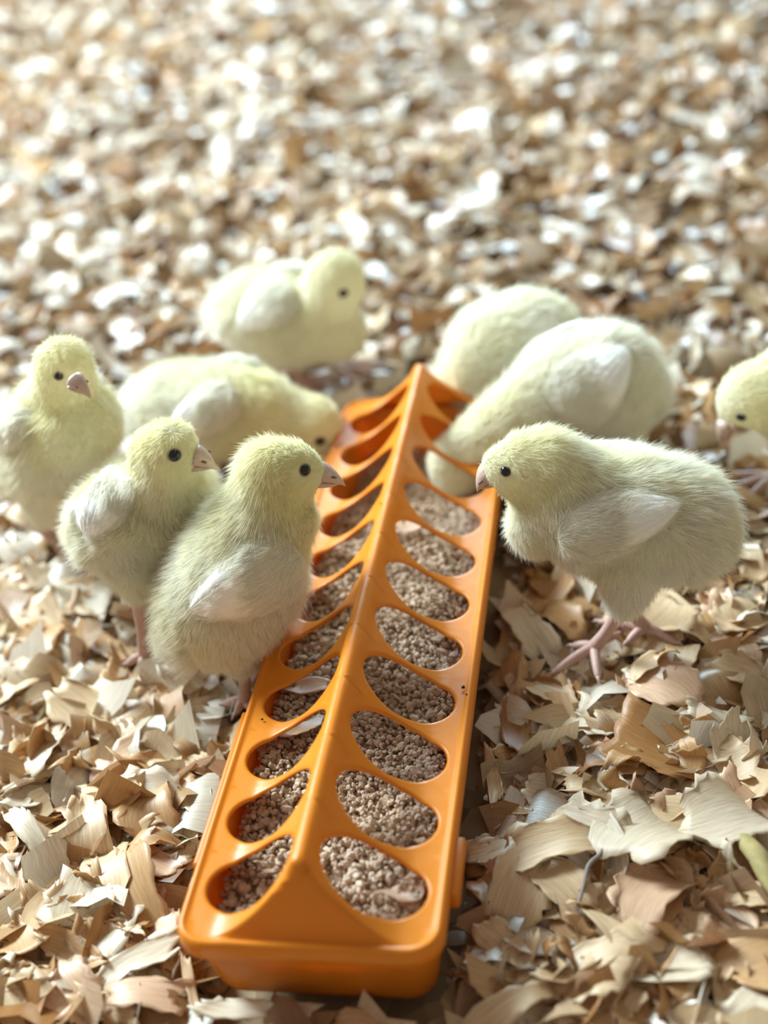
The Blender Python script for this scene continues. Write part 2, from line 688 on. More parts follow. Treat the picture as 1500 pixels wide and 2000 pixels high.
# feed in the pan: thousands of crumbs, one object
def build_feed():
    rg = np.random.default_rng(11)
    n = 15000
    x = rg.uniform(-1.24, 1.29, n)
    y = rg.uniform(YF + .21, YB - .21, n)

    def surf(x, y):
        h = -.36 - .05 * np.cos(x * 2.2) + .05 * np.sin(y * 1.3 + x) + .03 * np.sin(y * 3.1 - 2 * x)
        return h - .62 * np.clip((y - 6.6) / 3, 0, 1) - .16 * np.clip((np.abs(x) - 1.0) / .3, 0, 1) ** 2
    z = surf(x, y) + rg.uniform(-.06, .05, n)
    x = np.clip(x, -1.24 - (z + .5).clip(-1, 0) * -.16, 1.29 + (z + .5).clip(-1, 0) * .16)
    iv, jf = ico(1)
    # knobbly low crumbs made from a 12-sided seed
    bm = bmesh.new()
    bmesh.ops.create_icosphere(bm, subdivisions=1, radius=1)
    iv = np.array([v.co[:] for v in bm.verts])
    jf = np.array([[v.index for v in f.verts] for f in bm.faces])
    bm.free()
    k = len(iv)
    r = rg.lognormal(math.log(.030), .38, n).clip(.014, .075)
    q = rg.normal(size=(n, 4))
    q /= np.linalg.norm(q, axis=1)[:, None]
    w_, a, b, c = q.T
    R = np.stack([1 - 2 * (b * b + c * c), 2 * (a * b - c * w_), 2 * (a * c + b * w_), 2 * (a * b + c * w_), 1 - 2 * (a * a + c * c), 2 * (b * c - a * w_),
                  2 * (a * c - b * w_), 2 * (b * c + a * w_), 1 - 2 * (a * a + b * b)], 1).reshape(n, 3, 3)
    loc = iv[None] * rg.uniform(.65, 1.25, (n, k, 1)) * (r[:, None] * rg.uniform(.7, 1.3, (n, 3)))[:, None, :]
    V = np.einsum('nij,nkj->nki', R, loc) + np.stack([x, y, z], 1)[:, None]
    V = (V - [0, 0, ZG]) * S
    Q = (jf[None] + (np.arange(n) * k)[:, None, None]).reshape(-1, 3)
    g = rg.uniform(0, 1, n)
    dust_and_light = (.5 + .5 * np.sin(y * 2.3 + x * 3) * np.cos(y * 1.1 - x * 2) + rg.normal(0, .25, n)).clip(0, 1) * np.clip(.35 + .5 * x, .1, 1)  # whitish dust, plus stronger light on the right side put into the colour
    base = np.stack([.44 + .22 * g, .31 + .18 * g, .205 + .13 * g], 1)
    base = base * (1 - .6 * dust_and_light[:, None]) + np.array([.78, .68, .56]) * .6 * dust_and_light[:, None]
    col = np.concatenate([base, np.ones((n, 1))], 1)
    # the bed under the loose crumbs belongs to the same heap
    gx, gy = np.meshgrid(np.linspace(-1.20, 1.25, 24), np.linspace(YF + .20, YB - .24, 90))
    gz = surf(gx, gy) - .05
    G = (np.stack([gx, gy, gz], -1).reshape(-1, 3) - [0, 0, ZG]) * S
    gi = np.arange(24 * 90).reshape(90, 24)
    tri = np.concatenate([np.stack([gi[:-1, :-1], gi[:-1, 1:], gi[1:, 1:]], -1).reshape(-1, 3), np.stack([gi[:-1, :-1], gi[1:, 1:], gi[1:, :-1]], -1).reshape(-1, 3)])
    nv = n * k
    V = np.concatenate([V.reshape(-1, 3), G])
    Q = np.concatenate([Q, tri + nv])
    cc = np.concatenate([np.repeat(col, k, 0), np.tile([.30, .19, .11, 1], (len(G), 1))])
    me = np_mesh('feed_crumble', V, Q, M_FEED, {'tint': ('FLOAT_COLOR', cc)}, smooth=False)
    o = bpy.data.objects.new('feed_crumble', me)
    C.objects.link(o)
    tag(o, 'brown crumbled feed filling the orange feeder under its holes', 'feed', kind='stuff')


build_feed()


# ------------------------------------------------------------------ wood shavings
def flake(rg, L, w, curl, nu, nv, rag=.12, twist=.2, cross=.15, taper=0.):
    """a planed shaving centred at the origin, grain along x; returns verts, uv, grid"""
    u = np.linspace(0, 1, nu + 1)
    v = np.linspace(-.5, .5, nv + 1)
    U, Vv = np.meshgrid(u, v, indexing='ij')
    def torn():
        k = np.interp(np.linspace(0, 3, nv + 1), np.arange(4), rg.normal(0, rag, 4))
        return k + rg.normal(0, rag * .33, nv + 1) + rg.uniform(-.25, .25) * np.linspace(-1, 1, nv + 1)
    end0, end1 = torn(), torn()
    l = U + end0[None] * (1 - U) ** 3 * .8 + end1[None] * U ** 3 * .8
    sidew = 1 - taper * U + .10 * np.sin(U * rg.uniform(2, 5) + rg.uniform(0, 6))
    sidew = sidew * (1 - rg.uniform(.05, .45) * np.abs(2 * U - 1) ** rg.uniform(3, 6))
    edge = rg.normal(0, .04, (nu + 1, nv + 1)) * (np.abs(Vv) > .4)
    y = (Vv * sidew + edge) * w + .12 * w * np.sin(U * rg.uniform(1, 4) + rg.uniform(0, 6))
    th = curl * (l - .5)
    if abs(curl) > .05:
        Rr = L / curl
        x = Rr * np.sin(th)
        z = Rr * (1 - np.cos(th))
    else:
        x, z = L * (l - .5), 0 * l
    if abs(curl) > 3.6:                                   # a roll: the radius opens up
        k = .75 + .5 * l
        x, z = x * k, z * k
    z = z + cross * w * (Vv ** 2) * 2 + .035 * L * np.sin(U * rg.uniform(3, 7) + Vv * rg.uniform(-4, 4) + rg.uniform(0, 6))
    a = twist * (l - .5)
    y, z = y * np.cos(a) - z * np.sin(a), y * np.sin(a) + z * np.cos(a)
    P = np.stack([x, y, z], -1).reshape(-1, 3)
    P[:, 2] -= P[:, 2].mean()
    uv = np.stack([U * max(L / .02, .3) + rg.uniform(0, 9), Vv * max(w / .015, .3) + rg.uniform(0, 9)], -1).reshape(-1, 2)
    return P, uv


def grid_quads(nu, nv):
    i = np.arange((nu + 1) * (nv + 1)).reshape(nu + 1, nv + 1)
    return np.stack([i[:-1, :-1], i[1:, :-1], i[1:, 1:], i[:-1, 1:]], -1).reshape(-1, 4)


def euler_R(yaw, tx, ty):
    cz, sz, cx, sx, cy, sy = np.cos(yaw), np.sin(yaw), np.cos(tx), np.sin(tx), np.cos(ty), np.sin(ty)
    o = np.zeros_like(yaw)
    i = np.ones_like(yaw)
    Rz = np.stack([cz, -sz, o, sz, cz, o, o, o, i], -1).reshape(-1, 3, 3)
    Rx = np.stack([i, o, o, o, cx, -sx, o, sx, cx], -1).reshape(-1, 3, 3)
    Ry = np.stack([cy, o, sy, o, i, o, -sy, o, cy], -1).reshape(-1, 3, 3)
    return Rz @ Rx @ Ry


TK = list(TINTS)


FEET = [(1165, 1275), (1110, 1298), (1165, 1312), (478, 1376), (284, 1287), (155, 1102), (120, 1105)]


def build_bedding():
    rg = np.random.default_rng(21)
    NU, NV = 4, 2
    protos = []
    for i in range(40):
        c = rg.choice([-1, 1]) * rg.uniform(.2, 2.0)
        if i % 8 == 0:
            c = rg.choice([-1, 1]) * rg.uniform(2.4, 4.5)
        asp = rg.uniform(.35, 1.0)
        protos.append(flake(rg, 1., asp, c, NU, NV, rag=.11, twist=rg.uniform(-.7, .7), cross=rg.uniform(-.2, .3), taper=rg.uniform(0, .5)))
    q = grid_quads(NU, NV)
    # density: even over the ground, in pitches
    spans = [(-33, 20, -6, 14, 8000), (-33, 20, 14, 34, 8000), (-36, 22, 34, 64, 9500), (-9, 8, -4, 13, 6500), (-62, -33, 0, 80, 5500), (-36, 30, 64, 84, 4000), (20, 34, -6, 64, 2500)]
    X, Y, L, Z = [], [], [], []
    for (a, b, c, d, n) in spans:
        X.append(rg.uniform(a, b, n))
        Y.append(rg.uniform(c, d, n))
        L.append(rg.lognormal(math.log(.70), .34, n).clip(.25, 1.35))
        Z.append(rg.uniform(-.30, .06, n))
    nf = 4500                                             # small broken bits and slivers close by
    X.append(rg.uniform(-9, 8, nf))
    Y.append(rg.uniform(-4, 13, nf))
    L.append(rg.uniform(.10, .28, nf))
    Z.append(rg.uniform(-.2, .10, nf))
    X, Y, L, Z = map(np.concatenate, (X, Y, L, Z))
    inside = (np.abs(X) < 1.35) & (Y > YF + .1) & (Y < YB - .1)
    near = (np.abs(X) < 1.75) & (Y > YF - .35) & (Y < YB + .35)
    keep = ~inside & ~(near & (L > .42))
    core = (np.abs(X) < 1.62) & (Y > YF - .2) & (Y < YB + .2)
    Z = np.where(core, -.30, Z)                           # pressed down along the pan
    for fu, fv in FEET:
        f = on_z(fu, fv, 0.) / S
        Z = np.where((X - f[0]) ** 2 + (Y - f[1]) ** 2 < .36, np.minimum(Z, -.16), Z)
    X, Y, L, Z = X[keep], Y[keep], L[keep], Z[keep]
    n = len(X)
    pid = rg.integers(0, len(protos), n)
    tilt = rg.normal(0, .42, (2, n))
    R = euler_R(rg.uniform(0, 2 * PI, n), tilt[0], tilt[1])
    white = rg.uniform(size=(n, 1)) < .24                  # whitish flakes, also standing in for bright glints, among darker wood tones
    tk = rg.choice(5, n, p=[.32, .10, .30, .14, .14])
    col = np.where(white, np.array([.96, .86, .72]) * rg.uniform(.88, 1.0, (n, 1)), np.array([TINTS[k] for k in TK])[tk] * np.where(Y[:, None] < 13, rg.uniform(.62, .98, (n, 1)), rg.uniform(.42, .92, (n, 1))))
    col = np.concatenate([col.clip(0, .95), np.ones((n, 1))], 1)
    kv = (NU + 1) * (NV + 1)
    PV = np.stack([p[0] for p in protos])
    PU = np.stack([p[1] for p in protos])
    V = np.einsum('nij,nkj->nki', R, PV[pid] * L[:, None, None]) + np.stack([X, Y, Z], -1)[:, None]
    V = V * S
    Q = (q[None] + (np.arange(n) * kv)[:, None, None]).reshape(-1, 4)
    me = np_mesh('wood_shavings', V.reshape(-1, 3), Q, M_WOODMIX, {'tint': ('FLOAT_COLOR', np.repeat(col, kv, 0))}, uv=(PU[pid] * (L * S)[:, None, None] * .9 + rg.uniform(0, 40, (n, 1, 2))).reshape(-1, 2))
    o = bpy.data.objects.new('wood_shavings', me)
    C.objects.link(o)
    tag(o, 'deep litter of pale wood shavings covering the whole floor', 'bedding', kind='stuff')


build_bedding()

HERO = []                                                 # placed single shavings: x, y in pitches


def hero(Pc, yaw, L, w, curl, tint, rg, tx=0., ty=0., rag=.10, twist=.2, cross=.12, taper=.1):
    nu, nv = (16, 6) if abs(curl) > 3 else (9, 11)
    P, uv = flake(rg, L, w, curl, nu, nv, rag, twist, cross, taper)
    P = P @ euler_R(np.array([yaw]), np.array([tx]), np.array([ty]))[0].T
    P[:, 2] -= P[:, 2].min() * .72
    q = grid_quads(nu, nv)
    me = np_mesh('wood_shaving', P, q, M_WOOD[tint], uv=uv)
    o = bpy.data.objects.new('wood_shaving', me)
    C.objects.link(o)
    o.location = tuple(map(float, Pc))
    md = o.modifiers.new('sheet', 'SOLIDIFY')
    md.thickness = .00032
    md.offset = 0
    shape = 'rolled' if abs(curl) > 3 else 'narrow' if w < .42 * L else 'curled' if abs(curl) > 1.1 else 'flat'
    HERO.append(dict(o=o, x=Pc[0] / S, y=Pc[1] / S, L=L, tint=tint, shape=shape))
    return o


rh = np.random.default_rng(77)
# shavings that stand out in the photograph: ends of the long axis, width in px, curl, tint, tilt
SPEC = [
    (1110, 1585, 1125, 1700, 88, -1.5, 'cream', .1), (1170, 1592, 1330, 1582, 66, 1.0, 'cream', .15), (1190, 1662, 1207, 1795, 104, -.5, 'cream', -.1),
    (1350, 1622, 1465, 1690, 80, .5, 'pale', .2), (1246, 1795, 1236, 1915, 80, -.9, 'pinkish', 0), (1305, 1800, 1350, 1900, 92, -.9, 'cream', .1),
    (1385, 1740, 1460, 1828, 92, 1.2, 'pinkish', .2), (1350, 1795, 1450, 1868, 26, .3, 'pale', .1), (1012, 1822, 1097, 1868, 72, .5, 'pale', 0),
    (1085, 1800, 1150, 1850, 66, -.8, 'tan', .15), (1050, 1888, 1128, 1937, 72, -.7, 'cream', 0), (945, 1822, 1042, 1902, 62, .9, 'cream', .1),
    (1150, 1410, 1284, 1470, 62, .6, 'cream', .2), (1400, 1436, 1440, 1525, 84, 1.9, 'pale', .5), (1395, 1530, 1455, 1622, 72, 1.5, 'pinkish', .4),
    (930, 1715, 1007, 1790, 68, -.9, 'pinkish', 0), (912, 1662, 1016, 1650, 72, -.8, 'cream', 0), (980, 1590, 1075, 1598, 28, -.5, 'cream', 0),
    (965, 1475, 965, 1565, 28, .9, 'cream', .1), (1350, 1400, 1452, 1416, 46, .8, 'pale', .3), (1185, 1990, 1252, 1930, 62, -.8, 'cream', 0),
    (1400, 1905, 1470, 1935, 40, 4.4, 'cream', .3), (1290, 1905, 1345, 1960, 55, -1.2, 'tan', 0), (1080, 1480, 1130, 1540, 52, 1.4, 'tan', .2),
    (1040, 1345, 1130, 1375, 62, -.4, 'cream', 0), (1205, 1350, 1270, 1338, 56, 2.2, 'cream', .3), (1290, 1340, 1370, 1375, 70, -.7, 'tan', .2),
    (1005, 1385, 1020, 1470, 62, .8, 'brown', .2), (1390, 1290, 1480, 1330, 80, -.9, 'cream', .1), (1400, 1200, 1490, 1215, 60, .8, 'cream', .2),
    (1060, 1200, 1130, 1225, 60, -.7, 'tan', 0), (1290, 1225, 1370, 1260, 60, -1.0, 'cream', .1), (1450, 1010, 1500, 1040, 45, 1.6, 'pale', .3),
    (235, 1848, 332, 1768, 105, .5, 'pinkish', -.15), (225, 1930, 357, 1950, 78, -.7, 'pinkish', .1), (82, 1735, 152, 1795, 78, .9, 'cream', .2),
    (90, 1850, 202, 1880, 78, .9, 'tan', .1), (14, 1900, 108, 1920, 72, -.8, 'tan', 0), (138, 1640, 222, 1682, 52, 1.3, 'pale', .2),
    (256, 1500, 388, 1512, 62, .9, 'tan', .2), (358, 1560, 422, 1577, 58, -.8, 'pale', .1), (28, 1600, 82, 1682, 58, -.9, 'pale', .2),
    (28, 1452, 122, 1420, 72, 1.4, 'cream', .3), (30, 1550, 102, 1545, 46, .6, 'pale', .2), (198, 1310, 288, 1362, 76, .9, 'tan', .3),
    (118, 1370, 228, 1440, 92, .6, 'cream', .2), (350, 1330, 432, 1392, 86, 1.2, 'pale', .4), (255, 1665, 347, 1692, 58, .8, 'pinkish', .2),
    (268, 1672, 282, 1742, 42, .8, 'pinkish', .3), (0, 1690, 32, 1772, 42, .5, 'pale', .1), (150, 1960, 272, 1992, 62, .8, 'cream', .2),
    (0, 1342, 92, 1308, 62, -.9, 'cream', .1), (235, 1610, 262, 1590, 30, 5.2, 'tan', .2), (270, 1640, 350, 1660, 45, -1.4, 'tan', 0),
    (310, 1845, 335, 1890, 30, .6, 'tan', .2), (365, 1880, 385, 1970, 22, .8, 'cream', .3), (400, 1960, 520, 1985, 50, .8, 'pale', .2),
    (530, 1992, 610, 1982, 46, -.5, 'pale', 0), (660, 1985, 735, 1996, 46, -.7, 'cream', 0), (100, 1180, 190, 1200, 55, .8, 'cream', .2),
    (20, 1230, 110, 1270, 70, -.8, 'cream', .1), (165, 1230, 240, 1290, 62, 1.0, 'tan', .2), (175, 1120, 225, 1150, 40, .9, 'pale', .3),
]
for (u1, v1, u2, v2, wpx, curl, tint, ty) in SPEC:
    a, b = on_z(u1, v1, .003), on_z(u2, v2, .003)
    c = (a + b) / 2
    d = b - a
    L = np.linalg.norm(d)
    # px width to metres across the long axis on the ground
    nrm = np.array([-d[1], d[0], 0]) / L
    p0, p1 = np.array(project(c)), np.array(project(c + nrm * .01))
    wm = wpx * .01 / np.linalg.norm(p1 - p0)
    hero((c[0], c[1], .0015 + rh.uniform(0, .0015)), math.atan2(d[1], d[0]), L * (1 + .12 * min(abs(curl), 2)), min(wm, .034), curl, tint, rh, rh.normal(0, .1), ty * .6,
         twist=rh.uniform(-.5, .5), taper=rh.uniform(0, .4))
# shavings that fell into the feeder
for (u, v, L, w, yaw, tint, ty, curl) in ((790, 1748, .013, .009, .9, 'pinkish', .25, .9), (520, 1462, .008, .007, .4, 'pinkish', .1, .3), (585, 1432, .017, .011, 1.4, 'pinkish', .35, .7),
                                          (612, 1345, .017, .008, .1, 'pinkish', .1, .5), (803, 1030, .014, .009, 1.2, 'pinkish', .1, .4), (770, 1025, .009, .007, .2, 'tan', .1, .8)):
    c = on_z(u, v, W(0, 0, -.33)[2])
    hero((c[0], c[1], c[2] + .0006), yaw, L, w, curl, tint, rh, 0, ty)
    HERO[-1]['inside'] = True

ground = [on_z(u, v, 0.) for u, v in ((0, 2000), (1500, 2000))]
tries = 0
while len(HERO) < 298 and tries < 20000:
    tries += 1
    u, v = rh.uniform(-10, 1510), 2000 - 1000 * rh.uniform(0, 1) ** 1.25
    P = on_z(u, v, 0.)
    x, y = P[0] / S, P[1] / S
    if abs(x) < 1.95 and YF - .45 < y < YB + .5:
        continue
    if any((on_z(fu, fv, 0.)[0] / S - x) ** 2 + (on_z(fu, fv, 0.)[1] / S - y) ** 2 < .42 for fu, fv in FEET):
        continue
    L = rh.uniform(.60, 1.25) * S
    if any((h['x'] - x) ** 2 + (h['y'] - y) ** 2 < .17 ** 2 for h in HERO):
        continue
    r_ = rh.uniform()
    w = L * (rh.uniform(.22, .4) if r_ < .2 else rh.uniform(.55, 1.0))
    curl = rh.choice([-1, 1]) * rh.uniform(.2, 1.4)
    if rh.uniform() < .08:
        curl = rh.uniform(3.4, 6.0)
        w = L * .5
    hero((P[0], P[1], rh.uniform(-.0015, .0025)), rh.uniform(0, 2 * PI), L, w, curl, rh.choice(TK, p=[.38, .18, .25, .14, .05]), rh, rh.normal(0, .16), rh.normal(0, .16),
         twist=rh.uniform(-.6, .6), taper=rh.uniform(0, .5))

ORD = ['nearest', 'second', 'third', 'fourth', 'fifth', 'sixth', 'seventh', 'eighth', 'ninth', 'tenth', 'eleventh', 'twelfth', 'thirteenth', 'fourteenth', 'fifteenth', 'sixteenth', 'seventeenth']
HOLE = ['first', 'second', 'third', 'fourth', 'fifth', 'sixth', 'seventh', 'eighth', 'ninth', 'tenth', 'last']


def label_shavings():
    rows, seen = {}, {}
    for h in HERO:
        k = int(math.floor(h['y'] - YC + .5))
        if h.get('inside'):
            side = 'in'
        elif k < 0 and abs(h['x']) < 1.9:
            side, k = 'front', 0
        else:
            side = 'left' if h['x'] < 0 else 'right'
        rows.setdefault((side, k), []).append(h)
    for (side, k), hs in rows.items():
        hs.sort(key=lambda h: abs(h['x']) if side != 'front' else h['x'])
        for i, h in enumerate(hs):
            o = ORD[min(i, len(ORD) - 1)]
            d = f"{h['tint'] if h['tint'] != 'pale' else 'whitish'} {h['shape']} wood shaving"
            if side == 'in':
                lab = f"small {d} lying on the feed, {'left' if h['x'] < 0 else 'right'} {HOLE[min(k, 10)]} feeder hole" + (', inner one' if i else '')
            elif side == 'front':
                lab = f"{d} before the feeder's near end, {o.replace('nearest', 'first')} from the left"
            elif k < 0:
                lab = f"{d} {side} of feeder, {['one', 'two', 'three', 'four'][min(-k, 4) - 1]} hole before its near end, {o} out"
            else:
                lab = f"{d} {side} of feeder, level with its {HOLE[min(k, 10)]} hole, {o} from rim"
            seen.setdefault(lab, []).append(h)
    for lab, hs in seen.items():
        hs.sort(key=lambda h: -h['L'])
        pre = [''] if len(hs) == 1 else ['larger ', 'smaller '] if len(hs) == 2 else ['largest ', 'mid-sized ', 'smallest ', 'tiny ', 'tiny ']
        for h, q in zip(hs, pre):
            tag(h['o'], q + lab, 'wood shaving', 'wood shavings lying loose around the feeder')



label_shavings()

# ------------------------------------------------------------------ odd bits in the litter
th_pts = [on_z(1182, 1643, .011), on_z(1172, 1668, .012), on_z(1150, 1690, .012), on_z(1140, 1730, .011), on_z(1130, 1765, .010), on_z(1128, 1782, .009), on_z(1150, 1788, .008)]
V, F = tube(th_pts, [.0004, .0007, .0008, .0007, .0006, .0005, .0003], 8)
thr = mesh_obj('feather_thread', V, F, M_THREAD)
tag(thr, 'thin grey frayed feather thread lying on a cream shaving right of the feeder', 'thread')
V, F = tube([on_z(1435, 1628, .007), on_z(1470, 1660, .010), on_z(1490, 1690, .010), on_z(1520, 1760, .007)], [.0028, .0034, .0036, .0030], 9)
tw = mesh_obj('wood_splinter', V, F, M_TWIG)
tag(tw, 'yellowish green wood splinter at the right edge beside a whitish shaving', 'splinter')
for (u, v, r, lab) in ((1380, 1705, .0042, 'dark crumbly dropping under the whitish shaving right of the feeder'), (1405, 1592, .0030, 'dark bark crumb between shavings above the whitish flake'),
                       (30, 1962, .0036, 'dark round dropping in the shavings near the bottom left corner'), (55, 1505, .0030, 'dark bark crumb among shavings left of the feeder'),
                       (1345, 1270, .0022, 'small grey dropping behind the shavings right of the walking chick')):
    iv, jf = ico(2)
    c = on_z(u, v, .001)
    vv = iv * (1 + .25 * np.sin(iv[:, [0]] * 7 + iv[:, [1]] * 5) + rng.uniform(-.12, .12, (len(iv), 1))) * r * np.array([1.3, .9, .6])
    tag(mesh_obj('dropping', vv + c, jf, M_DIRT), lab, 'dropping')


# ------------------------------------------------------------------ chicks
def norm(v):
    return v / max(np.linalg.norm(v), 1e-12)


def remesh(name, spheres, voxel, smooth_it):
    """one continuous skin around a chain of spheres"""
    iv, jf = ico(3)
    V, F, o = [], [], 0
    for (p, r) in spheres:
        V.append(iv * r + p)
        F.append(jf + o)
        o += len(iv)
    me = np_mesh(name, np.concatenate(V), np.concatenate(F), M_SKIN)
    ob = bpy.data.objects.new(name, me)
    C.objects.link(ob)
    m = ob.modifiers.new('r', 'REMESH')
    m.mode = 'VOXEL'
    m.voxel_size = voxel
    m = ob.modifiers.new('s', 'SMOOTH')
    m.factor = .5
    m.iterations = smooth_it
    dg = bpy.context.evaluated_depsgraph_get()
    me2 = bpy.data.meshes.new_from_object(ob.evaluated_get(dg))
    bpy.data.objects.remove(ob)
    bpy.data.meshes.remove(me)
    me2.name = name
    me2.polygons.foreach_set('use_smooth', np.ones(len(me2.polygons), dtype=bool))
    return me2


def mesh_arrays(me):
    n = len(me.vertices)
    co = np.empty(n * 3, dtype=np.float32)
    me.vertices.foreach_get('co', co)
    no = np.empty(n * 3, dtype=np.float32)
    me.vertices.foreach_get('normal', no)
    me.calc_loop_triangles()
    t = np.empty(len(me.loop_triangles) * 3, dtype=np.int32)
    me.loop_triangles.foreach_get('vertices', t)
    return co.reshape(-1, 3).astype(float), no.reshape(-1, 3).astype(float), t.reshape(-1, 3)


def sample(co, no, tri, n, rg):
    a, b, c = co[tri[:, 0]], co[tri[:, 1]], co[tri[:, 2]]
    ar = np.linalg.norm(np.cross(b - a, c - a), axis=1)
    k = rg.choice(len(tri), n, p=ar / ar.sum())
    r1, r2 = np.sqrt(rg.uniform(size=n)), rg.uniform(size=n)
    w = np.stack([1 - r1, r1 * (1 - r2), r1 * r2], 1)[:, :, None]
    P = (co[tri[k]] * w).sum(1)
    N = (no[tri[k]] * w).sum(1)
    return P, N / np.linalg.norm(N, axis=1)[:, None]


def vnoise(P, wl, seed):
    r = np.random.default_rng(seed)
    out = np.zeros((len(P), 3))
    for _ in range(5):
        k = r.normal(size=(3, 3)) * 2 * PI / wl / 1.7
        out += np.sin(P @ k.T + r.uniform(0, 6.28, 3))
    return out / 2.2


def fur(name, parent, P, N, flow, length, tint, radius, lift, rg, seed):
    n = len(P)
    fl_ = flow - N * np.sum(flow * N, 1)[:, None]
    fl_ /= np.maximum(np.linalg.norm(fl_, axis=1), 1e-6)[:, None]
    clump = vnoise(P, .0075, seed) * .20 + vnoise(P, .0028, seed + 1) * .16
    D = N * lift[:, None] + fl_ + clump + rg.normal(0, .24, (n, 3))
    D /= np.linalg.norm(D, axis=1)[:, None]
    guard = rg.uniform(size=n) < .14
    Ln = length * rg.uniform(.65, 1.15, n) * np.where(guard, 1.45, 1)
    D = D + N * (guard * .55)[:, None]
    D /= np.linalg.norm(D, axis=1)[:, None]
    pts = np.empty((n, 4, 3))
    bend = fl_ * .35 - np.array([0, 0, .05]) - N * .10
    for k in range(4):
        s = k / 3
        pts[:, k] = P + Ln[:, None] * (D * s + bend * s * s * .6) - N * .0002
    hc = bpy.data.hair_curves.new(name)
    hc.add_curves([4] * n)
    hc.attributes['position'].data.foreach_set('vector', pts.astype(np.float32).ravel())
    ra = hc.attributes.get('radius') or hc.attributes.new('radius', 'FLOAT', 'POINT')
    rr = np.tile(np.array([1., .9, .65, .18]) * radius, n)
    ra.data.foreach_set('value', rr.astype(np.float32))
    ta = hc.attributes.new('tint', 'FLOAT', 'CURVE')
    ta.data.foreach_set('value', tint.clip(0, 1).astype(np.float32))
    hc.materials.append(M_FUR)
    o = bpy.data.objects.new(name, hc)
    link(o, parent)
    return o


GROUP = 'chicks gathered around the feeder'


